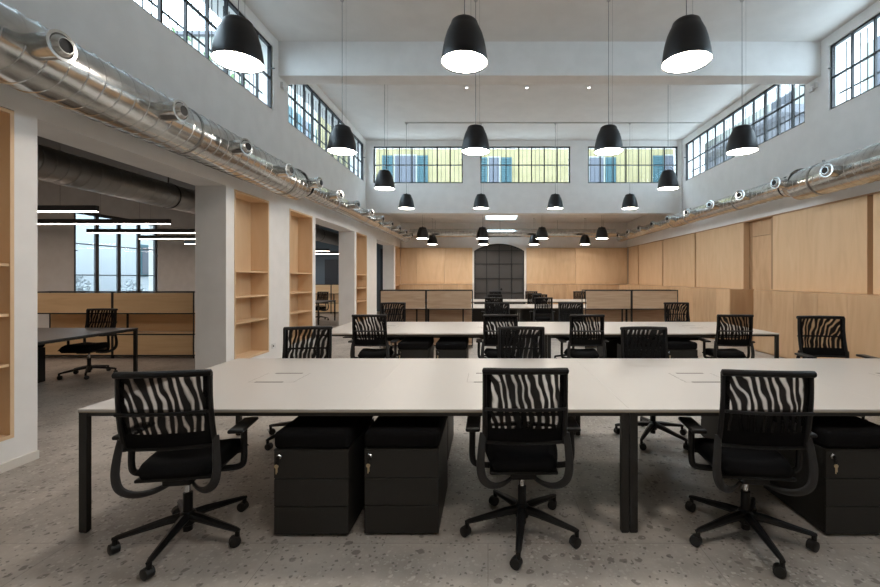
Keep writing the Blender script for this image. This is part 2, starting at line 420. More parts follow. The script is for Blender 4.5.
# ------------------------------------------------------------------ built-in bookcases in the left wall
def bookcase(a, b_, label):
    t = thing('built_in_bookcase', label, 'bookcase', (XL, (a+b_)/2, NB), 0, 'plywood bookcases built into the left wall')
    h = (b_-a)/2-.004; d = .31; H = ZN-NB-.008; th = .028
    c = MB()
    c.box(-d, .006, -h, -h+th, 0, H); c.box(-d, .006, h-th, h, 0, H)
    c.box(-d, .006, -h+th, h-th, 0, th); c.box(-d, .006, -h+th, h-th, H-th, H)
    c.build('case', M['birch'], t)
    MB().box(-d, -d+.012, -h+th, h-th, th, H-th).build('back_board', M['birch'], t)
    for z in (1.64, 1.24, .84):
        MB().box(-d+.013, -.004, -h+th, h-th, z-NB-.022, z-NB).build('shelf', M['birch'], t)
    return t
for (a, b_), lb in zip(niches, ['empty plywood bookcase cut off by the left edge of the photo',
        'tall empty plywood bookcase set in the wall just beyond the widest opening',
        'empty plywood bookcase with the second opening on its right side, left of it',
        'narrow-looking plywood bookcase between the second and third openings in the left wall',
        'farthest plywood bookcase, a thin sliver in the left wall beside the back wall']):
    bookcase(a, b_, lb)

o = MB().rbox(XL, XL+.012, 7.36, 7.48, .28, .37, .004).build('wall_socket', M['whitep'])
tag(o, 'small white wall socket low on the left wall between the first two full bookcases', 'socket')
MB().box(XL+.012, XL+.014, 7.385, 7.415, .31, .34).build('socket_insert', M['ductin'], o)

# ------------------------------------------------------------------ right wall: recess backing, upper panels, lower cabinets
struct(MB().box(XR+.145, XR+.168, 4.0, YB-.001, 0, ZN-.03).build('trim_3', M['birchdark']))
struct(MB().box(XR-.01, XR+.168, 4.0, YB, ZN-.028, ZN-.002).build('trim_4', M['edge']))
ups = [(4.3,6.57),(6.67,8.88),(9.9,12.16),(12.24,14.43),(14.53,16.78),(16.88,YB-.18)]
ul = ['cut off by the right edge of the photo', 'on the near side of the recessed door',
      'immediately beyond the recessed door', 'third counted from the back corner', 'second counted from the back corner', 'in the back right corner, narrowest looking']
for (a, b_), l in zip(ups, ul):
    o = MB().rbox(XR, XR+.144, a, b_, 1.272, ZN-.03, .003, 1).build('wall_panel', M['birch'])
    tag(o, 'birch panel high on right wall, '+l, 'wall panel', 'birch panels on the right wall')
# hidden door in the recess
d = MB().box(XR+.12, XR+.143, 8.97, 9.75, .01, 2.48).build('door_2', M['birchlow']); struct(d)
struct(MB().box(XR+.12, XR+.143, 8.97, 9.75, 2.495, ZN-.03).build('trim_5', M['birchlow']))
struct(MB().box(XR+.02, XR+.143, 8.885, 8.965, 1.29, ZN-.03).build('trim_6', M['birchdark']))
def cabinet(x0, x1, y0, y1, face, label, group):
    t = thing('storage_cabinet', label, 'cabinet', ((x0+x1)/2, (y0+y1)/2, 0), 0, group)
    hx, hy = (x1-x0)/2, (y1-y0)/2; e = .002
    c = MB(); 
    if face == 'x':
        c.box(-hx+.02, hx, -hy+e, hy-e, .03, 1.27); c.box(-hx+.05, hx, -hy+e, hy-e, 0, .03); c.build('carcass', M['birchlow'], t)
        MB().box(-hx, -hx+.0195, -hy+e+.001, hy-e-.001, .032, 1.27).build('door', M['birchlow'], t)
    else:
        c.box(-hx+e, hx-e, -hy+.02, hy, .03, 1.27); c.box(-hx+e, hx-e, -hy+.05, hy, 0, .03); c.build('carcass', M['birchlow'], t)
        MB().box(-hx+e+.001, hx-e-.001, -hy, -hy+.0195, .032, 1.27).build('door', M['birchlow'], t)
XC = 5.6
ordn = ['first','second','third','fourth','fifth','sixth','seventh','eighth','ninth','tenth','eleventh','twelfth','thirteenth','fourteenth','fifteenth']
y = 8.82; k = 0
while k < 6:
    cabinet(XC, XR+.14, y-.575, y, 'x', 'birch cabinet on the near side of the recessed door, %s from it' % ordn[k], 'near birch cabinets along the right wall'); y -= .575; k += 1
n = 14; st = (17.84-9.68)/n
for k in range(n):
    cabinet(XC, XR+.14, 9.68+k*st, 9.68+(k+1)*st, 'x', 'low birch cabinet on the far side of the recessed door, %s from it' % ordn[k], 'far birch cabinets along the right wall')
# back wall
for a, b_, l in [(XL+.02,-3.095,'leftmost, narrow, beside the left wall'),(-3.09,-1.89,'middle of the three left of the arched window'),(-1.885,-.68,'touching the left side of the arched window surround')]:
    tag(MB().box(a, b_, YB-.06, YB, 1.285, ZN-.02).build('wall_panel', M['birch']), 'birch plywood panel on the back wall, '+l, 'wall panel', 'birch panels on the back wall')
for a, b_, dd, l in [(1.67,3.785,.06,'just right of the arched window'),(3.79,XR-.01,.1,'filling the back right corner')]:
    tag(MB().box(a, b_, YB-dd, YB, 1.285, ZN-.02).build('wall_panel', M['birch']), 'birch plywood panel on the back wall, '+l, 'wall panel', 'birch panels on the back wall')
n = 5; st = (-.68-(XL+.02))/n
for k in range(n): cabinet(XL+.02+k*st, XL+.02+(k+1)*st, 17.85, YB-.002, 'y', 'low birch cabinet against the back wall, %s from the left wall' % ordn[k], 'back cabinets left of the arched window')
n = 7; st = (XC-1.67)/n
for k in range(n): cabinet(1.67+k*st, 1.67+(k+1)*st, 17.85, YB-.002, 'y', 'low birch cabinet on the back wall, %s right of the arched window' % ordn[k], 'back cabinets right of the arched window')

# ------------------------------------------------------------------ ventilation ducts
def spiral(mb, x, z, y0, y1, r, pitch=.15, N=40):
    prof = [(0,0),(.006,.005),(.006,.010),(0,.015),(0,.020),(0,pitch-.005)]; m_ = len(prof)
    turns = int((y1-y0)/pitch)
    rows = []
    for k in range(turns):
        for dr, ds in prof:
            s0 = k*pitch+ds
            rows.append((s0, r+dr))
    V = {}
    for i, (s0, rad) in enumerate(rows):
        for j in range(N+1):
            if j == N and i+m_ < len(rows): continue
            th = 2*PI*j/N; yy = y0+s0+pitch*j/N
            V[i, j] = mb.bm.verts.new((x+rad*math.cos(th), min(yy, y1), z+rad*math.sin(th)))
    for i in range(len(rows)):
        if i+m_ < len(rows): V[i, N] = V[i+m_, 0]
    for i in range(len(rows)-1):
        for j in range(N):
            q = []
            for v in (V[i,j], V[i,j+1], V[i+1,j+1], V[i+1,j]):
                if v not in q: q.append(v)
            if len(q) > 2:
                try: mb.bm.faces.new(q)
                except ValueError: pass
def Ym(x, y, z): return Matrix.Translation((x, y, z)) @ Matrix.Rotation(-PI/2, 4, 'X')   # local z -> +y
def nozzle_to(parent, x0, x1, y, z):
    s = 1 if x1 > x0 else -1; L = abs(x1-x0)+.02
    Mx = Matrix.Translation((x0, y+.01, z)) @ Vector((s, -.06 if y < 5 else (-.2 if y < 8 else -.42), 0)).to_track_quat('Z', 'Y').to_matrix().to_4x4()
    n_ = MB()
    n_.lathe([(.088,0),(.088,L-.05),(.091,L-.045),(.091,L-.012),(.104,L-.010),(.104,L),(.084,L+.001),(.082,L-.012),(.072,L+.008),(.054,L+.03),(.048,L+.03),(.048,L+.01)], 36, Mx)
    o = n_.build('air_nozzle', M['duct'], parent, True, ang=30)
    MB().lathe([(0,L+.020),(.048,L+.020)], 24, Mx).build('nozzle_opening', M['ductin'], o)
def main_duct(side):
    cx = -3.46 if side < 0 else 5.60
    lab = 'long galvanised spiral air duct with nozzles running along the %s wall' % ('left' if side < 0 else 'right')
    t = thing('air_duct', lab, 'air duct', (0,0,0), 0, None)
    a = MB(); spiral(a, cx, 3.19, -1.0, 7.5, .26); a.build('duct_section', M['duct'], t, True)
    cx2 = cx; 
    a = MB(); a.lathe([(.264,0),(.264,.06),(.26,.06),(.185,.26),(.187,.26),(.187,.33)], 40, Ym(cx, 7.45, 3.22)); a.build('duct_reducer', M['duct'], t, True)
    a = MB(); spiral(a, cx2, 3.24, 7.75, 12.6, .182); a.build('duct_section', M['duct'], t, True)
    a = MB(); a.lathe([(.187,0),(.187,.05),(.16,.2),(.16,.26)], 40, Ym(cx2, 12.55, 3.24)); a.build('duct_reducer', M['duct'], t, True)
    a = MB(); spiral(a, cx2, 3.24, 12.75, 17.75, .155); a.lathe([(.158,-.05),(.158,0),(0,.001)], 32, Ym(cx2, 17.75, 3.24)); a.build('duct_section', M['duct'], t, True)
    for k in range(13):
        y = 2.97+1.15*k; z = 3.17 if y < 7.5 else 3.24; s = -side
        rr = .2 if y < 7.5 else .12
        nozzle_to(t, cx+s*rr, cx+s*.42, y, z)
    for y in (1.0, 4.7, 7.0, 9.3, 11.6, 14.2, 16.5):
        r_ = .264 if y < 7.5 else (.187 if y < 12.6 else .16); z = 3.19 if y < 7.5 else 3.24
        h = MB(); h.lathe([(r_,-.015),(r_+.004,-.015),(r_+.004,.015),(r_,.015)], 32, Ym(cx, y, z))
        wx = XL+.001 if side < 0 else XR-.001
        h.bar((cx, y, z+r_), (wx, y, z+r_+.02), .03, .012)
        h.bar((cx+.02*side, y, z+r_+.0), (cx+.02*side, y, z+r_+.05), .03, .03)
        h.build('duct_bracket', M['duct_dull'], t)
main_duct(-1); main_duct(1)
t = thing('air_duct', 'galvanised air duct crossing under the low ceiling at the back wall', 'air duct', (0, 17.45, 3.42))
a = MB(); a2 = bmesh.new()
q = MB(); spiral(q, 0, 0, -3.27, 5.38, .17)
bmesh.ops.transform(q.bm, matrix=Matrix.Rotation(-PI/2, 4, 'Z'), verts=q.bm.verts[:]); q.build('duct_section', M['duct'], t, True)
h = MB()
for x in (-2.2, .5, 2.9, 4.8): h.tube([(x,0,.17),(x,0,ZLOW-3.42)], .006, 6)
h.build('hanger_rod', M['duct_dull'], t)
a2.free()
t = thing('air_duct', 'darker galvanised air duct hanging in the side room seen through the left opening', 'air duct', (0,0,0))
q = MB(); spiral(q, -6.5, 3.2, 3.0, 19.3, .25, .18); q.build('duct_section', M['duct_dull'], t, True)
h = MB()
for y in (5.2, 8.5, 12, 16): 
    h.lathe([(.254,-.015),(.26,-.015),(.26,.015),(.254,.015)], 32, Ym(-6.5, y, 3.2)); h.tube([(-6.5,y,3.45),(-6.5,y,3.9)], .012, 6)
h.build('hanger_rod', M['blackm'], t)

# ------------------------------------------------------------------ pendant lamps
def make_lamp(zceil, zb=3.48):
    t = thing('pendant_lamp', '', 'pendant lamp', (0,0,zb), 0, 'black bell pendant lamps')
    s = MB().lathe([(.209,.012),(.216,0),(.2175,.004),(.212,.06),(.202,.13),(.188,.20),(.168,.27),(.146,.32),(.134,.343),(.1325,.348),(.122,.378),(.108,.390),(.02,.395),(.02,.42),(0,.42)], 48)
    s.build('lamp_shade', M['lampshade'], t, True, ang=50)
    MB().lathe([(0,.010),(.208,.012),(.209,.02),(0,.02)], 40).build('diffuser', M['lampglow'], t)
    H = zceil-zb
    c = MB(); c.tube([(0,0,.415),(0,0,H)], .0042, 6); c.tube([(.06,0,.39),(.06,0,H)], .0014, 4); c.build('cord', M['cord'], t)
    MB().lathe([(0,H-.02),(.028,H-.02),(.03,H-.0),(0,H)], 20).build('ceiling_rose', M['conduit'], t)
    return t
cols = [-2.25,-.19,1.86,3.92]
cn = ['leftmost','second from left','third from left','rightmost']
protoH = make_lamp(ZC); protoL = make_lamp(ZLOW, 2.89); usedH = usedL = False
def lampdup(proto, x, y, z, lab, first):
    if first: proto.location = (x,y,z); proto['label'] = lab; return proto
    return dup(proto, (x,y,z), 0, lab)
rows = [(1.3,3.50,(1,2),'of two added overhead, unseen, for foreground light'),(3.92,3.54,(0,1,2),'in the nearest visible row'),(6.45,3.47,(0,1,2,3),'in the second visible row'),(9.1,3.47,(0,3),'in the third row, one of only two'),  # first row continues the grid out of view, added to light the foreground floor
        (11.55,3.45,(0,1,2,3),'in the row before the clerestory end wall')]
fst = True
for y, z, cs, l in rows:
    for i in cs:
        x = cols[i] - (.09 if y == 3.92 and i == 0 else .03 if y == 3.92 and i == 1 else 0)
        # heights shifted so cords still meet the ceiling
        nm = cn[i] if len(cs) == 4 else ({0:'leftmost',1:'middle',2:'rightmost'}[i] if len(cs)==3 else ('left' if i in (0,1) else 'right'))
        lampdup(protoH, x, y, z, 'lit black bell-shaped pendant lamp, %s %s' % (nm, l), fst); fst = False
fst = True
for y, l in ((14.4,'in the front row under the low ceiling'),(16.9,'in the last row nearest the back wall')):
    for i in range(4):
        lampdup(protoL, cols[i], y, 2.89, 'small lit bell pendant lamp, %s %s' % (cn[i], l), fst); fst = False

o = MB().tube([(-2.3,11.55,ZC-.012),(XR-.12,11.55,ZC-.012)], .012, 8).build('ceiling_conduit', M['conduit']); tag(o, 'thin grey conduit fixed across the ceiling above the fourth lamp row', 'conduit')
o = MB().tube([(XR-.06,YE-.06,3.3),(XR-.06,YE-.06,ZC-.001)], .022, 8)
o.tube([(XR-.06,YE-.06,3.3),(XR-.06,YE-.06,3.29)], .03, 8); o = o.build('wall_pipe', M['wall']); tag(o, 'white vertical pipe in the right corner of the clerestory end wall', 'pipe')
for x, s, l in ((XL, 1, 'left'), (XR, -1, 'right')):
    o = MB().rbox(min(x, x+s*.06), max(x, x+s*.06), 7.66, 7.78, 5.02, 5.13, .01).build('wall_sensor', M['whitep'])
    MB().rbox(min(x+s*.06, x+s*.1), max(x+s*.06, x+s*.1), 7.68, 7.76, 4.96, 5.05, .01).build('sensor_head', M['whitep'], o)
    tag(o, 'small white sensor under the ceiling beam on the %s wall' % l, 'sensor', 'sensors under the beam')
for x, l in ((-.48,'leftmost'),(.87,'middle'),(2.26,'rightmost')):
    t = thing('ceiling_spotlight', 'tiny lit white ceiling spotlight, %s of the three behind the beam' % l, 'spotlight', (x, 9.36, ZC), 0, 'ceiling spotlights')
    MB().lathe([(0,0),(.038,0),(.038,-.045),(.030,-.045),(.030,-.035)], 20).build('housing', M['whitep'], t, True)
    MB().lathe([(0,-.037),(.030,-.037)], 20).build('lens', M['spotglow'], t)

# linear lamps of the side room
for k, y in enumerate((5.2, 6.74, 8.28, 9.92, 11.4, 13.1, 14.9, 16.6, 18.3)):
    t = thing('linear_pendant_lamp', 'black linear pendant lamp in the side room, %s back from the front' % ordn[k], 'linear lamp', (-7.9, y, 2.6), 0, 'linear lamps in the side room')
    MB().box(-1.6, 1.6, -.035, .035, .005, .095).build('housing', M['blackm'], t)
    MB().box(-1.59, 1.59, -.028, .028, -.006, .004).build('diffuser', M['barglow'], t)
    c = MB()
    for x in (-1.3, 1.0): c.tube([(x,0,.095),(x,0,1.3)], .003, 5)
    c.build('suspension_wire', M['cord'], t)

# ------------------------------------------------------------------ bench desks
def bench(x0, x1, y0, y1, label, top=None, group='white bench desks', panel=False, tops=2, hatch=True):
    top = top or M['white_top']
    t = thing('bench_desk', label, 'desk', ((x0+x1)/2, (y0+y1)/2, 0), 0, group)
    hx, hy = (x1-x0)/2, (y1-y0)/2; w1 = 2*hx/tops
    for i in range(tops):
        a = -hx+i*w1+.0001; b_ = a+w1-.0002
        tp = MB().rbox(a, b_, -hy, hy, .727, .74, .0008, 1).build('tabletop', [top], t)
        e = MB(); e.box(a+.001, b_-.001, -hy+.001, hy-.001, .720, .7268); e.build('tabletop_edge', M['top_edge'] if top is M['white_top'] else M['blackm'], tp)
        if hatch:
            cx = (a+b_)/2-.01
            h = MB(); h.box(cx-.17, cx+.17, -.14, .16, .7402, .7408); h.build('cable_hatch', top, tp)
            s_ = MB(); s_.box(cx-.12, cx+.09, -.15, -.128, .7404, .742); s_.box(cx-.11, cx+.11, .14, .162, .7404, .742)
            for q in (-.17, .17): s_.box(cx+q-.001, cx+q+.001, -.14, .16, .7404, .7412)
            s_.build('hatch_slots', M['greyslot'], tp)
    for sx in (-1, 1):
        for sy in (-1, 1):
            cx, cy = sx*(hx-.026), sy*(hy-.02)
            l = MB().box(cx-.023, cx+.023, cy-.016, cy+.016, .006, .7198); l.box(cx-.018, cx+.018, cy-.012, cy+.012, 0, .006); l.build('leg', M['anthr'], t)
    f_ = MB()
    for sy in (-1, 1): f_.box(-hx+.05, hx-.05, sy*(hy-.021)-.014, sy*(hy-.021)+.014, .698, .7198)
    for sx in (-1, 1): f_.box(sx*(hx-.026)-.02, sx*(hx-.026)+.02, -hy+.037, hy-.037, .698, .7198)
    if tops == 2: f_.box(-.02, .02, -hy+.037, hy-.037, .698, .7198)
    f_.build('desk_frame', M['anthr'], t)
    MB().box(-hx+.15, hx-.15, -.13, .13, .58, .592).build('cable_tray', M['anthr'], t)
    if panel: MB().box(-hx+.07, hx-.07, -.16, -.14, .12, .70).build('modesty_panel', M['anthr'], t)
    return t
X0, XM, X1 = -2.445, .845, 4.135
rowsd = [(2.49,4.08,'nearest row'),(5.93,7.53,'second row'),(11.1,12.7,'third row, beyond the shelf units'),(14.2,15.8,'last row near the back wall')]
for k, (y0, y1, l) in enumerate(rowsd):
    bench(X0, XM-.0001, y0, y1, 'long white bench desk, left half of the '+l, panel=(k == 2))
    bench(XM+.0001, X1, y0, y1, 'long white bench desk, right half of the '+l, panel=(k == 2))
bench(-7.14, -5.54, 3.4, 6.62, 'black desk in the side room seen through the widest left opening', M['black_top'], None, tops=1, hatch=False)
bench(-7.1, -5.5, 13.6, 15.1, 'black desk in the side room seen through the second opening', M['black_top'], None, tops=1, hatch=False)

# ------------------------------------------------------------------ pedestals with seat cushions
def make_ped():
    t = thing('drawer_pedestal', '', 'pedestal', (0,0,0), 0, None)
    c = MB().box(-.218, .218, .02, .56, .012, .512); c.box(-.22,.22,.0,.02,.505,.514); c.build('body', M['anthr'], t)
    for i in range(3):
        z0 = .012+i*.1647
        MB().rbox(-.219, .219, 0, .0195, z0+.002, z0+.162, .002, 1).build('drawer', M['anthr'], t)
    MB().rbox(-.222, .222, -.008, .568, .515, .618, .028, 4).build('seat_cushion', M['fabric'], t, True, ang=60)
    Mx = Matrix.Translation((-.185,0,.475)) @ Matrix.Rotation(PI/2,4,'X')
    o = MB().lathe([(0,.018),(.010,.018),(.015,.012),(.016,-.001),(0,-.001)], 18, Mx).build('lock', M['chrome'], t, True)
    k = MB().box(-.189,-.181,-.032,-.017,.452,.486).box(-.192,-.178,-.036,-.026,.436,.462)
    k.build('key_head', M['plastic'], o)
    k = MB().box(-.191,-.186,-.036,-.032,.385,.44).lathe([(.006,0),(.012,0),(.012,.004),(.006,.004)], 12, Matrix.Translation((-.187,-.033,.43)) @ Matrix.Rotation(PI/2,4,'X'))
    k.box(-.184,-.180,-.037,-.033,.395,.44); k.build('key', M['brass'], o)
    w_ = MB()
    for x in (-.17,.17):
        for y in (.07,.5): w_.tube([(x,y,0),(x,y,.0119)], .018, 12)
    w_.build('foot_glide', M['rubber'], t)
    return t
ped = make_ped(); first = [True]
def place_ped(xc, y, rz, label):
    if first[0]:
        ped.location = (xc,y,0); ped.rotation_euler = (0,0,rz); ped['label'] = label; ped['group']='pedestals under the desks'; first[0] = False; return
    dup(ped, (xc,y,0), rz, label, 'pedestals under the desks')
place_ped(-1.04, 2.458, 0, 'black three-drawer pedestal with key, left of the pair at the nearest desk')
place_ped(-.511, 2.47, 0, 'black three-drawer pedestal with key, beside the middle foreground chair')
place_ped(2.21, 2.463, 0, 'black three-drawer pedestal with key, cut by the right edge of the photo')
place_ped(-.55, 4.03, PI, 'black cushion-topped pedestal under the far side of the nearest desk, left part')
place_ped(2.27, 4.03, PI, 'black cushion-topped pedestal under the far side of the nearest desk, right part')
for x, l in ((-1.055,'left of the left pair'),(-.52,'right of the left pair'),(2.21,'left of the right pair'),(2.74,'right of the right pair')):
    place_ped(x, 5.9, 0, 'cushioned black pedestal at near side of second desk row, '+l)
place_ped(2.16, 7.45, PI, 'dark pedestal under the far side of the second desk row')
place_ped(-6.72, 5.58, 0, 'black pedestal under the black desk in the side room')

# ------------------------------------------------------------------ task chairs
def crv(P, n=6):
    """Catmull-Rom through points"""
    P = [Vector(p) for p in P]; out = []
    for i in range(len(P)-1):
        p0, p1, p2, p3 = P[max(i-1,0)], P[i], P[i+1], P[min(i+2,len(P)-1)]
        for k in range(n):
            t_ = k/n
            out.append(.5*((2*p1)+(-p0+p2)*t_+(2*p0-5*p1+4*p2-p3)*t_*t_+(-p0+3*p1-3*p2+p3)*t_**3))
    out.append(P[-1]); return out
def back_y(x, z):      # shape of the back surface
    u = (z-.60)/.42
    return -.195-.055*u - .02*math.sin(PI*u) + .030*(x/.235)**2
def make_chair(rb=0, lift=0, dense=False):
    t = thing('task_chair', '', 'office chair', (0,0,0), 0, None)
    # star base
    bs = MB()
    bs.lathe([(0,.085),(.03,.085),(.038,.09),(.042,.12),(.040,.155),(.030,.165),(0,.165)], 20)
    bs.lathe([(0,.05),(.024,.05),(.024,.09)], 16)
    for k in range(5):
        a = R(72*k)+rb; d = Vector((math.cos(a), math.sin(a), 0))
        bs.tube([d*.02+Vector((0,0,.135)), d*.10+Vector((0,0,.128)), d*.22+Vector((0,0,.107)), d*.322+Vector((0,0,.090)), d*.346+Vector((0,0,.086))], [.030,.027,.021,.016,.010], 8, sy=.85)
        bs.tube([d*.333+Vector((0,0,.052)), d*.333+Vector((0,0,.090))], .013, 8)
    base = bs.build('star_base', M['plastic'], t, True)
    for k in range(5):
        a = R(72*k)+rb; c = MB()
        ca = R([62, 118, 75, 128, 50][k])   # castors swivel freely
        ax = Vector((math.cos(ca), math.sin(ca), 0)); p = Vector((math.cos(a)*.333, math.sin(a)*.333, .029)) + Vector((-ax.y, ax.x, 0))*.012
        for s in (-1, 1):
            c.tube([p+ax*s*.005, p+ax*s*.007, p+ax*s*.020, p+ax*s*.024], [.025,.029,.029,.020], 20)
        c.tube([p+Vector((0,0,.0))-ax*.01, p+ax*.01], .030, 12)
        c.tube([Vector((p.x,p.y,.035)), Vector((math.cos(a)*.333, math.sin(a)*.333, .058))], .012, 8)
        c.build('caster', M['rubber'], base, True)
    g = MB().lathe([(0,.13),(.025,.13),(.025,.27+lift*.5),(.015,.272+lift*.5),(.015,.375+lift),(0,.375+lift)], 18); g.build('gas_lift', M['plastic'], t, True)
    MB().lathe([(.0155,.275+lift*.5),(.0155,.34+lift),(.0,.34+lift)], 14).build('piston', M['chrome'], t, True)
    L = lift; LA = lift if lift > .05 else 0
    me = MB().rbox(-.075,.075,-.12,.14,.36+L,.405+L,.012).rbox(-.17,.17,-.02,.05,.385+L,.410+L,.008)
    me.tube([(.07,.05,.385+L),(.20,.06,.385+L),(.245,.065,.38+L)], .007, 8); me.tube([(-.07,.02,.385+L),(-.20,.03,.385+L),(-.25,.03,.38+L)], .007, 8)
    me.build('seat_mechanism', M['plastic'], t, True)
    # seat: rounded cushion with a waterfall front
    q = bmesh.new(); n = 14
    def outl(u, v):    # u,v in -1..1 -> superellipse plan
        x = u*math.sqrt(1-v*v*.12); y = v*math.sqrt(1-u*u*.12); return x, y
    grid = {}
    for side in (1, -1):
        for i in range(n+1):
            for j in range(n+1):
                u, v = -1+2*i/n, -1+2*j/n; x, y = outl(u, v)
                ed = max(abs(u), abs(v)); fall = (1-ed**12)
                z = .456+L + side*.048*fall**.5 + (.010*math.cos(u*PI)*-.6 if side > 0 else 0)*fall - (.03*max(0, v-.6)/.4 if True else 0)
                if ed > .999 and side < 0: continue
                grid[side, i, j] = q.verts.new((x*(.222+.028*v), .05+y*.225, z))
    def gv(s, i, j): return grid.get((s, i, j)) or grid[1, i, j]
    for side in (1, -1):
        for i in range(n):
            for j in range(n):
                f4 = [gv(side,i,j), gv(side,i+1,j), gv(side,i+1,j+1), gv(side,i,j+1)]
                if len(set(f4)) < 3: continue
                try: q.faces.new(f4 if side > 0 else f4[::-1])
                except ValueError: pass
    sb = MB(); sb.merge(q); seat = sb.build('seat', M['fabric'], t, True, ang=80)
    MB().rbox(-.195,.195,-.15,.23,.404+L,.424+L,.008).build('seat_pan', M['plastic'], seat, True)
    # backrest
    W = .222
    fr = MB()
    for s in (-1, 1):
        fr.tube([(s*W, back_y(W,z), z+L) for z in (.595,.65,.72,.8,  .88,.95,1.015)], [.013,.015,.015,.014,.013,.013,.013], 8)
    # top roll with ears curling backwards
    xs = [-.236,-.230,-.2,-.12,0,.12,.2,.230,.236]
    fr.tube([(x, back_y(x,1.0)-.012, 1.018+L-.004*(abs(x)/.24)**2) for x in xs], [.008,.018,.019,.018,.018,.018,.019,.018,.008], 10)
    fr.tube([(x, back_y(x,.6)-.002, .603+L) for x in (-.222,-.15,0,.15,.222)], .011, 8)
    frame = fr.build('backrest_frame', M['plastic'], t, True)
    lb = MB(); lb.tube([(x, back_y(x,.81)-.028, .81+L) for x in (-.22,-.12,0,.12,.22)], .012, 8, sy=.8)
    lb.build('lumbar_bar', M['plastic'], frame, True)
    def sheet(z0, z1, nz, nm, mt, off=0, par=None):
        q = MB(); V = []
        for j in range(nz+1):
            z = z0+(z1-z0)*j/nz
            V.append([q.bm.verts.new((-W+2*W*i/12, back_y(-W+2*W*i/12, z)+off, z+L)) for i in range(13)])
        for j in range(nz):
            for i in range(12): q.bm.faces.new((V[j][i],V[j][i+1],V[j+1][i+1],V[j+1][i]))
        o = q.build(nm, mt, par or t, True); return o
    sheet(.69, 1.01, 8, 'mesh_back', M['mesh_dense' if dense else 'mesh'])
    for sx in (-1, 1):
        q = MB(); V = [[q.bm.verts.new((sx*xx, back_y(sx*xx, zz)+.002, zz+L)) for xx in (.188,.208,W)] for zz in (.69,.77,.85,.92,1.01)]
        for j in range(4):
            for i in range(2): q.bm.faces.new((V[j][i],V[j][i+1],V[j+1][i+1],V[j+1][i]))
        q.build('side_band', M['fabric'], frame, True)
    sheet(.60, .692, 4, 'lower_back_panel', M['fabric'])
    # the two curved carrier arms under the back
    for s in (-1, 1):
        P = crv([(s*.232,-.185,.66+L),(s*.241,-.20,.57+L),(s*.246,-.205,.475+L),(s*.228,-.20,.40+L),(s*.175,-.17,.355+L),(s*.11,-.12,.345+L),(s*.05,-.06,.362+L)], 5)
        lo = MB(); n_ = len(P)
        lo.tube(P, [.018+.006*math.sin(PI*i/(n_-1)) for i in range(n_)], 10, sy=.5, up=(0,1,0)); lo.build('back_carrier', M['loopm'], t, True)
    # armrests
    for s in (-1, 1):
        P = crv([(s*.10,.01,.392+L),(s*.22,.01,.392+L),(s*.285,.01,.405+L),(s*.30,.01,.45+LA),(s*.30,.012,.54+LA),(s*.298,.015,.625+LA)], 5)
        am = MB(); am.tube(P, .015, 8, sy=1.25); ao = am.build('armrest', M['plastic'], t, True)
        pd = MB().rbox(s*.293-.043, s*.293+.043, -.10, .145, .628+LA, .652+LA, .011, 3); pd.build('armrest_pad', M['plastic'], ao, True, ang=60)
    return t
protos = {}
def chair(x, y, deg, label, group, rb=0, lift=0, dense=False):
    key = (round(rb), round(lift, 3), dense)
    if key not in protos:
        c = make_chair(R(rb), lift, dense); protos[key] = c
        c.location = (x,y,0); c.rotation_euler = (0,0,R(deg)); c['label'] = label; c['group'] = group; return c
    return dup(protos[key], (x,y,0), R(deg), label, group)
# nearest side of the first desk row (seen from behind)
g1 = 'chairs at the nearest desk row'
chair(-1.755, 2.445, 9, 'black mesh office chair seen from behind, nearest left, turned slightly', g1, rb=-92)
chair(.205, 2.52, 0, 'black mesh office chair seen from behind, squarely in the middle foreground', g1, rb=-98)
chair(1.515, 2.46, -6, 'black mesh office chair seen from behind, nearest right, in front of the right pedestal', g1, rb=-87)
# far side of first row (facing the camera)
chair(-1.79, 4.0, 188, 'black mesh chair behind the nearest desk, leftmost, in front of the bookcases', g1, rb=-92)
chair(.335, 3.98, 180, 'black chair behind the nearest desk, just behind the middle foreground chair', g1, rb=-92, dense=True)
chair(1.57, 3.98, 180, 'black chair behind the nearest desk, third from left', g1, rb=-92, dense=True)
chair(3.58, 4.31, 172, 'raised black mesh chair at the right edge in front of the birch cabinets', g1, rb=-92, lift=.08)
g2 = 'chairs at the second desk row'
for x, d, l in ((-1.61,0,'leftmost'),(.17,0,'second from left'),(1.345,0,'third from left'),(3.37,-5,'rightmost')):
    chair(x, 5.9, d, 'black mesh chair seen from behind at second desk row, '+l, g2, rb=-92)
for x, l in ((-1.76,'leftmost, before the left shelf unit'),(.17,'second from left'),(1.55,'third from left'),(3.53,'rightmost, before right shelf unit')):
    chair(x, 7.6, 180+4*(x < 0), 'black mesh chair facing viewer behind second desk row, '+l, g2, rb=-92, lift=.04, dense=(0 < x < 2))
g3 = 'chairs at the third desk row'
for x, l in ((.153,'left one'),(1.44,'right one')):
    chair(x, 11.05, 0, 'small black chair seen from behind at third desk row, '+l, g3, rb=-92)
for x, l in ((.21,'left one'),(1.6,'right one')):
    chair(x, 12.68, 180, 'small black chair beyond the third desk row, '+l, g3, rb=-92)
g4 = 'chairs at the last desk row'
chair(1.55, 14.15, 0, 'tiny black chair at the near side of the last desk row', g4, rb=-92)
for x, l in ((.28,'left one in front of the arched window'),(1.66,'middle one'),(3.5,'right one beside the right shelf unit')):
    chair(x, 15.78, 180, 'tiny black chair beyond last desk row, '+l, g4, rb=-92)
chair(-6.25, 6.55, 183, 'black mesh chair at the black desk in the side room', None, rb=-92)
chair(-6.15, 15.2, 165, 'black chair at the distant black desk seen through the second opening', None, rb=-92)

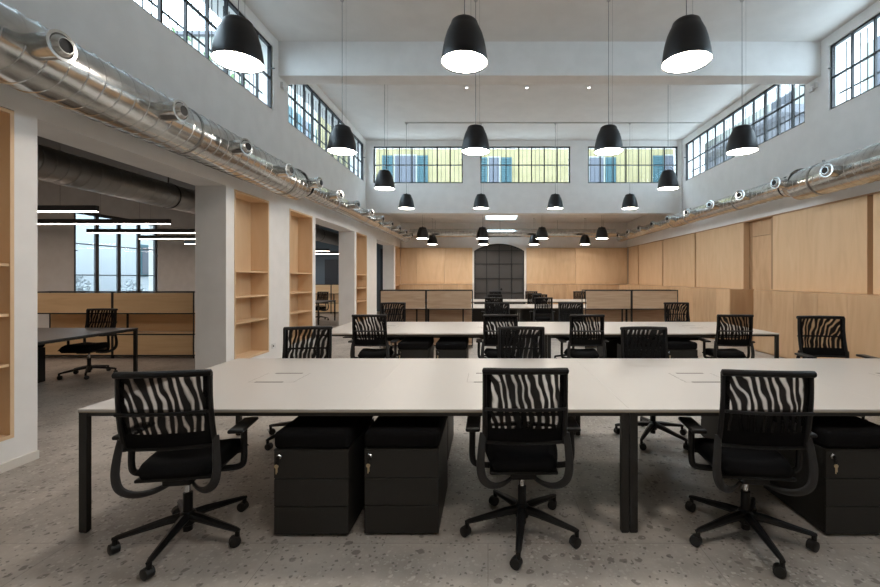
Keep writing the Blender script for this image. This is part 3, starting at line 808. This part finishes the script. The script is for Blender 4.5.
# ------------------------------------------------------------------ black-framed shelf units
def shelf_unit(x, y, modw, n, label, lowpanel=False):
    wd = M['birch_side_bright'] if lowpanel else M['oak']
    t = thing('shelf_unit', label, 'shelf unit', (x, y, 0), 0, 'black-framed shelf units')
    D = .36; W = modw*n; z3, z2, z1, z0 = 1.27, .865, .465, .065; b_ = .022
    f_ = MB()
    for i in range(n+1):
        xx = i*modw; k = b_*.9 if 0 < i < n else b_/2+.002
        xa = max(0, xx-k); xb = min(W, xx+k)
        for yy in (0, D-b_): f_.box(xa, xb, yy, yy+b_, 0, z3)
        for z in (z3, z2, z1, z0): f_.box(xa, xb, b_, D-b_, z-b_, z)
    for z in (z3, z2, z1, z0):
        for yy in (0, D-b_): f_.box(0, W, yy, yy+b_, z-b_, z)
    f_.build('frame', M['blackm'], t)
    for i in range(n):
        a, c = i*modw+.026, (i+1)*modw-.026
        MB().box(a, c, .004, .02, z2+.004, z3-b_-.004).build('sliding_panel', wd, t)
        MB().box(a, c, D-.018, D-.004, z1+.004, z2-b_-.004).build('back_board', wd, t)
        for z in (z0, z1, z2): MB().box(a, c, .024, D-.024, z-.018, z).build('shelf', wd, t)
        if lowpanel: MB().box(a, c, .004, .02, z0+.004, z1-b_-.004).build('sliding_panel', wd, t)
        else: MB().box(a, c, D-.018, D-.004, z0+.004, z1-b_-.004).build('back_board', wd, t)
        if not lowpanel: MB().box(a+.8*(c-a), a+.8*(c-a)+.03, .005, .03, z0, z2-b_).build('divider', M['blackm'], t)
    return t
shelf_unit(-2.36, 9.1, 1.01, 2, 'open black-framed shelf unit with oak panels, left of the centre aisle')
shelf_unit(2.12, 9.1, 1.01, 2, 'open black-framed shelf unit with oak panels, right of the centre, before the birch wall')
shelf_unit(-8.70, 7.95, 1.55, 2, 'wide black-framed shelf unit with light plywood panels in the side room under the window', True)
shelf_unit(-7.9, 18.1, 1.1, 2, 'black-framed shelf unit at the end of the side room', True)

# ------------------------------------------------------------------ outside
M['yellow'] = speckle(mat('pale_yellow_render', (.205,.172,.088), .9), (.19,.16,.08), (.22,.185,.098), 1.5)
M['teal'] = mat('teal_shutter', (.016,.062,.075), .6)
M['cream'] = speckle(mat('cream_render', (.25,.26,.235), .9), (.23,.24,.215), (.27,.28,.255), 1)
M['white_r'] = mat('white_render', (.33,.345,.36), .9)
M['roofd'] = mat('dark_roof', (.10,.10,.11), .8)
M['wing'] = mat('house_window_glass', (.05,.055,.07), .6)
M['leaf'] = speckle(mat('leaves', (.05,.10,.03), .6), (.03,.07,.02), (.09,.16,.05), 2)
M['bark'] = mat('bark', (.12,.09,.07), .9)
M['ground'] = mat('outdoor_paving', (.35,.34,.32), .9)
struct(MB().box(-60, XS-.3, -20, 70, -.3, -.12).build('floor_outside', M['ground']))
def house(name, label, x0, x1, y0, y1, h, wallm, face, wins, shutter=True):
    t = thing(name, label, 'building', ((x0+x1)/2, (y0+y1)/2, -.12), 0)
    hx, hy = (x1-x0)/2, (y1-y0)/2
    MB().box(-hx, hx, -hy, hy, 0, h).build('facade', wallm, t)
    MB().box(-hx-.3, hx+.3, -hy-.3, hy+.3, h, h+.25).build('roof', M['roofd'], t)
    ox, oy = t.location.x, t.location.y
    for c, z0, z1, ww, col in wins:
        # c along the facade (world), windows on the given face
        if face == 'y-':
            px = c-ox; y = -hy
            w_ = MB().box(px-ww/2-.06, px+ww/2+.06, y-.03, y+.02, z0-.06, z1+.06).build('window_surround', M['cream'], t)
            MB().box(px-ww/2, px+ww/2, y-.04, y-.03, z0, z1).build('pane', M['wing'], w_)
            if shutter:
                for s in (-1, 1):
                    sh = MB(); xa = px+s*(ww/2+.37); sh.box(xa-.28, xa-.23, y-.09, y-.05, z0, z1); sh.box(xa+.23, xa+.28, y-.09, y-.05, z0, z1); sh.box(xa-.27, xa+.27, y-.07, y-.05, z0, z1)
                    k = int((z1-z0)/.09)
                    for i in range(k): sh.box(xa-.23, xa+.23, y-.10, y-.07, z0+i*.09, z0+i*.09+.05)
                    sh.build('shutter', col, t)
        else:
            sg = -1 if face == 'x-' else 1
            py = c-oy; x = sg*hx
            def xb(a, b2): return sorted((x+sg*a, x+sg*b2))
            a_, b2 = xb(-.02,.03); w_ = MB().box(a_, b2, py-ww/2-.06, py+ww/2+.06, z0-.06, z1+.06).build('window_surround', M['white_r'], t)
            a_, b2 = xb(.03,.04); MB().box(a_, b2, py-ww/2, py+ww/2, z0, z1).build('pane', M['wing'], w_)
            if shutter:
                for s in (-1, 1):
                    sh = MB(); ya = py+s*(ww/2+.5); a_, b2 = xb(.05,.09); sh.box(a_, b2, ya-.45, ya+.45, z0, z1)
                    a_, b2 = xb(.09,.12); k = int((z1-z0)/.15)
                    for i in range(k): sh.box(a_, b2, ya-.4, ya+.4, z0+i*.15, z0+i*.15+.08)
                    sh.build('shutter', col, t)
    return t
house('yellow_house', 'pale yellow house with teal shutters outside the clerestory end windows', -9, 11, 22, 26, 12, M['yellow'], 'y-',
      [(-4.35,5.2,8.1,1.1,M['teal']),(.32,5.2,8.0,.55,M['teal']),(5.7,5.2,8.0,.75,M['teal']),(9.6,5.2,8.1,.6,M['teal'])])
house('cream_house', 'cream building outside the right clerestory windows', 12.3, 16, 10.5, 30, 10.2, M['cream'], 'x-',
      [(12.6,6.5,9.4,1.3,M['teal']),(17.5,7.4,9.2,1.2,M['teal'])], False)
house('low_annex', 'low dark-roofed annex outside the right clerestory windows', 9.6, 11.6, 13.5, 20.5, 6.9, M['roofd'], 'x-', [], False)
house('teal_shuttered_house', 'pale house with teal shutters outside the left clerestory windows', -24, -16, 30, 56, 19, M['cream'], 'x+',
      [(32.5,12.5,15.5,1.4,M['teal']),(36.5,12.5,15.5,1.4,M['teal']),(40.5,12.5,15.5,1.4,M['teal']),(45,12.5,15.5,1.4,M['teal'])])
o = MB().box(-14.4, -14.1, 9, 24, -.12, 4.9); o = o.build('garden_wall', M['white_r']); tag(o, 'bright white yard wall outside the side room window', 'wall')
o = MB().box(-14.1, -14.06, 16.9, 17.7, 1.6, 2.9); w_ = o.build('yard_window', M['teal']); tag(w_, 'pale teal window in the white yard wall outside the side room', 'window')
MB().box(-14.06, -14.05, 17.0, 17.6, 1.7, 2.8).build('pane', M['wing'], w_)
def foliage(name, center, rad, nleaf, size, mt, parent):
    q = MB()
    blobs = [(Vector(center)+Vector((random.uniform(-1,1)*rad[0]*.6, random.uniform(-1,1)*rad[1]*.6, random.uniform(-1,1)*rad[2]*.6)), random.uniform(.35,.6)) for _ in range(9)]
    for _ in range(nleaf):
        c, s = random.choice(blobs)
        d = Vector((random.gauss(0,1), random.gauss(0,1), random.gauss(0,1))).normalized()*random.uniform(.5,1)
        p = c + Vector((d.x*rad[0]*s, d.y*rad[1]*s, d.z*rad[2]*s))
        a = Vector((random.gauss(0,1), random.gauss(0,1), random.gauss(0,1))).normalized(); b2 = a.orthogonal().normalized()
        s2 = size*random.uniform(.6,1.3)
        q.bm.faces.new([q.bm.verts.new(p+a*s2), q.bm.verts.new(p+b2*s2*.5), q.bm.verts.new(p-a*s2), q.bm.verts.new(p-b2*s2*.5)])
    return q.build(name, mt, parent)
for (x, y, h, l) in ((-17.5,12.5,15.5,'nearest'),(-18,18,16.5,'middle'),(-17.5,24,17,'farthest')):
    t = thing('leafy_tree', 'green leafy tree outside the left clerestory windows, %s of three' % l, 'tree', (x,y,-.12), 0, 'trees outside the left windows')
    MB().tube([(0,0,0),(.1,.1,h*.4),(-.1,.2,h*.7),(0,0,h*.9)], [.28,.2,.12,.04], 10).build('trunk', M['bark'], t, True)
    foliage('foliage', (0,0,h*.8), (2.6,3.2,3.2), 1500, .17, M['leaf'], t)
M['clump_grey'] = mat('reflection_grey', (.33,.35,.36), .9)  # pale leaf clumps stand in for a reflection in the side room window
for (x, y, h, l) in ((-13.3,13.1,1.75,'left'),(-13.3,15.9,1.55,'right')):
    t = thing('reflection_clump', 'pale grey shrub standing in for a window reflection, %s one' % l, 'clump', (x,y,-.12), 0, 'clumps for the window reflection')
    MB().tube([(0,0,0),(0,0,h*.6)], [.05,.02], 6).build('stem', M['bark'], t)
    foliage('foliage', (0,0,h*.75), (.5,.7,.5), 900, .06, M['clump_grey'], t)

# ------------------------------------------------------------------ light
W = bpy.data.worlds.new('sky'); bpy.context.scene.world = W; W.use_nodes = True
bg = W.node_tree.nodes['Background']; bg.inputs['Color'].default_value = (.70,.85,1.0,1); bg.inputs['Strength'].default_value = 6.3

# ------------------------------------------------------------------ camera
cam = bpy.data.cameras.new('camera'); co = bpy.data.objects.new('camera', cam); C.objects.link(co)
cam.sensor_fit = 'HORIZONTAL'; cam.sensor_width = 36; cam.lens = 418/880*36
cam.shift_x = -48/880; cam.shift_y = -15/880; cam.clip_start = .05; cam.clip_end = 200
co.location = (0,0,1.52); co.rotation_euler = (PI/2,0,0)
S = bpy.context.scene; S.camera = co
S.view_settings.view_transform = 'Standard'; S.view_settings.look = 'None'; S.view_settings.exposure = 0.75; S.view_settings.gamma = 1
S.view_settings.use_curve_mapping = False
S.cycles.max_bounces = 10; S.cycles.diffuse_bounces = 5; S.cycles.transparent_max_bounces = 16; S.cycles.sample_clamp_indirect = 4
S.cycles.use_denoising = True
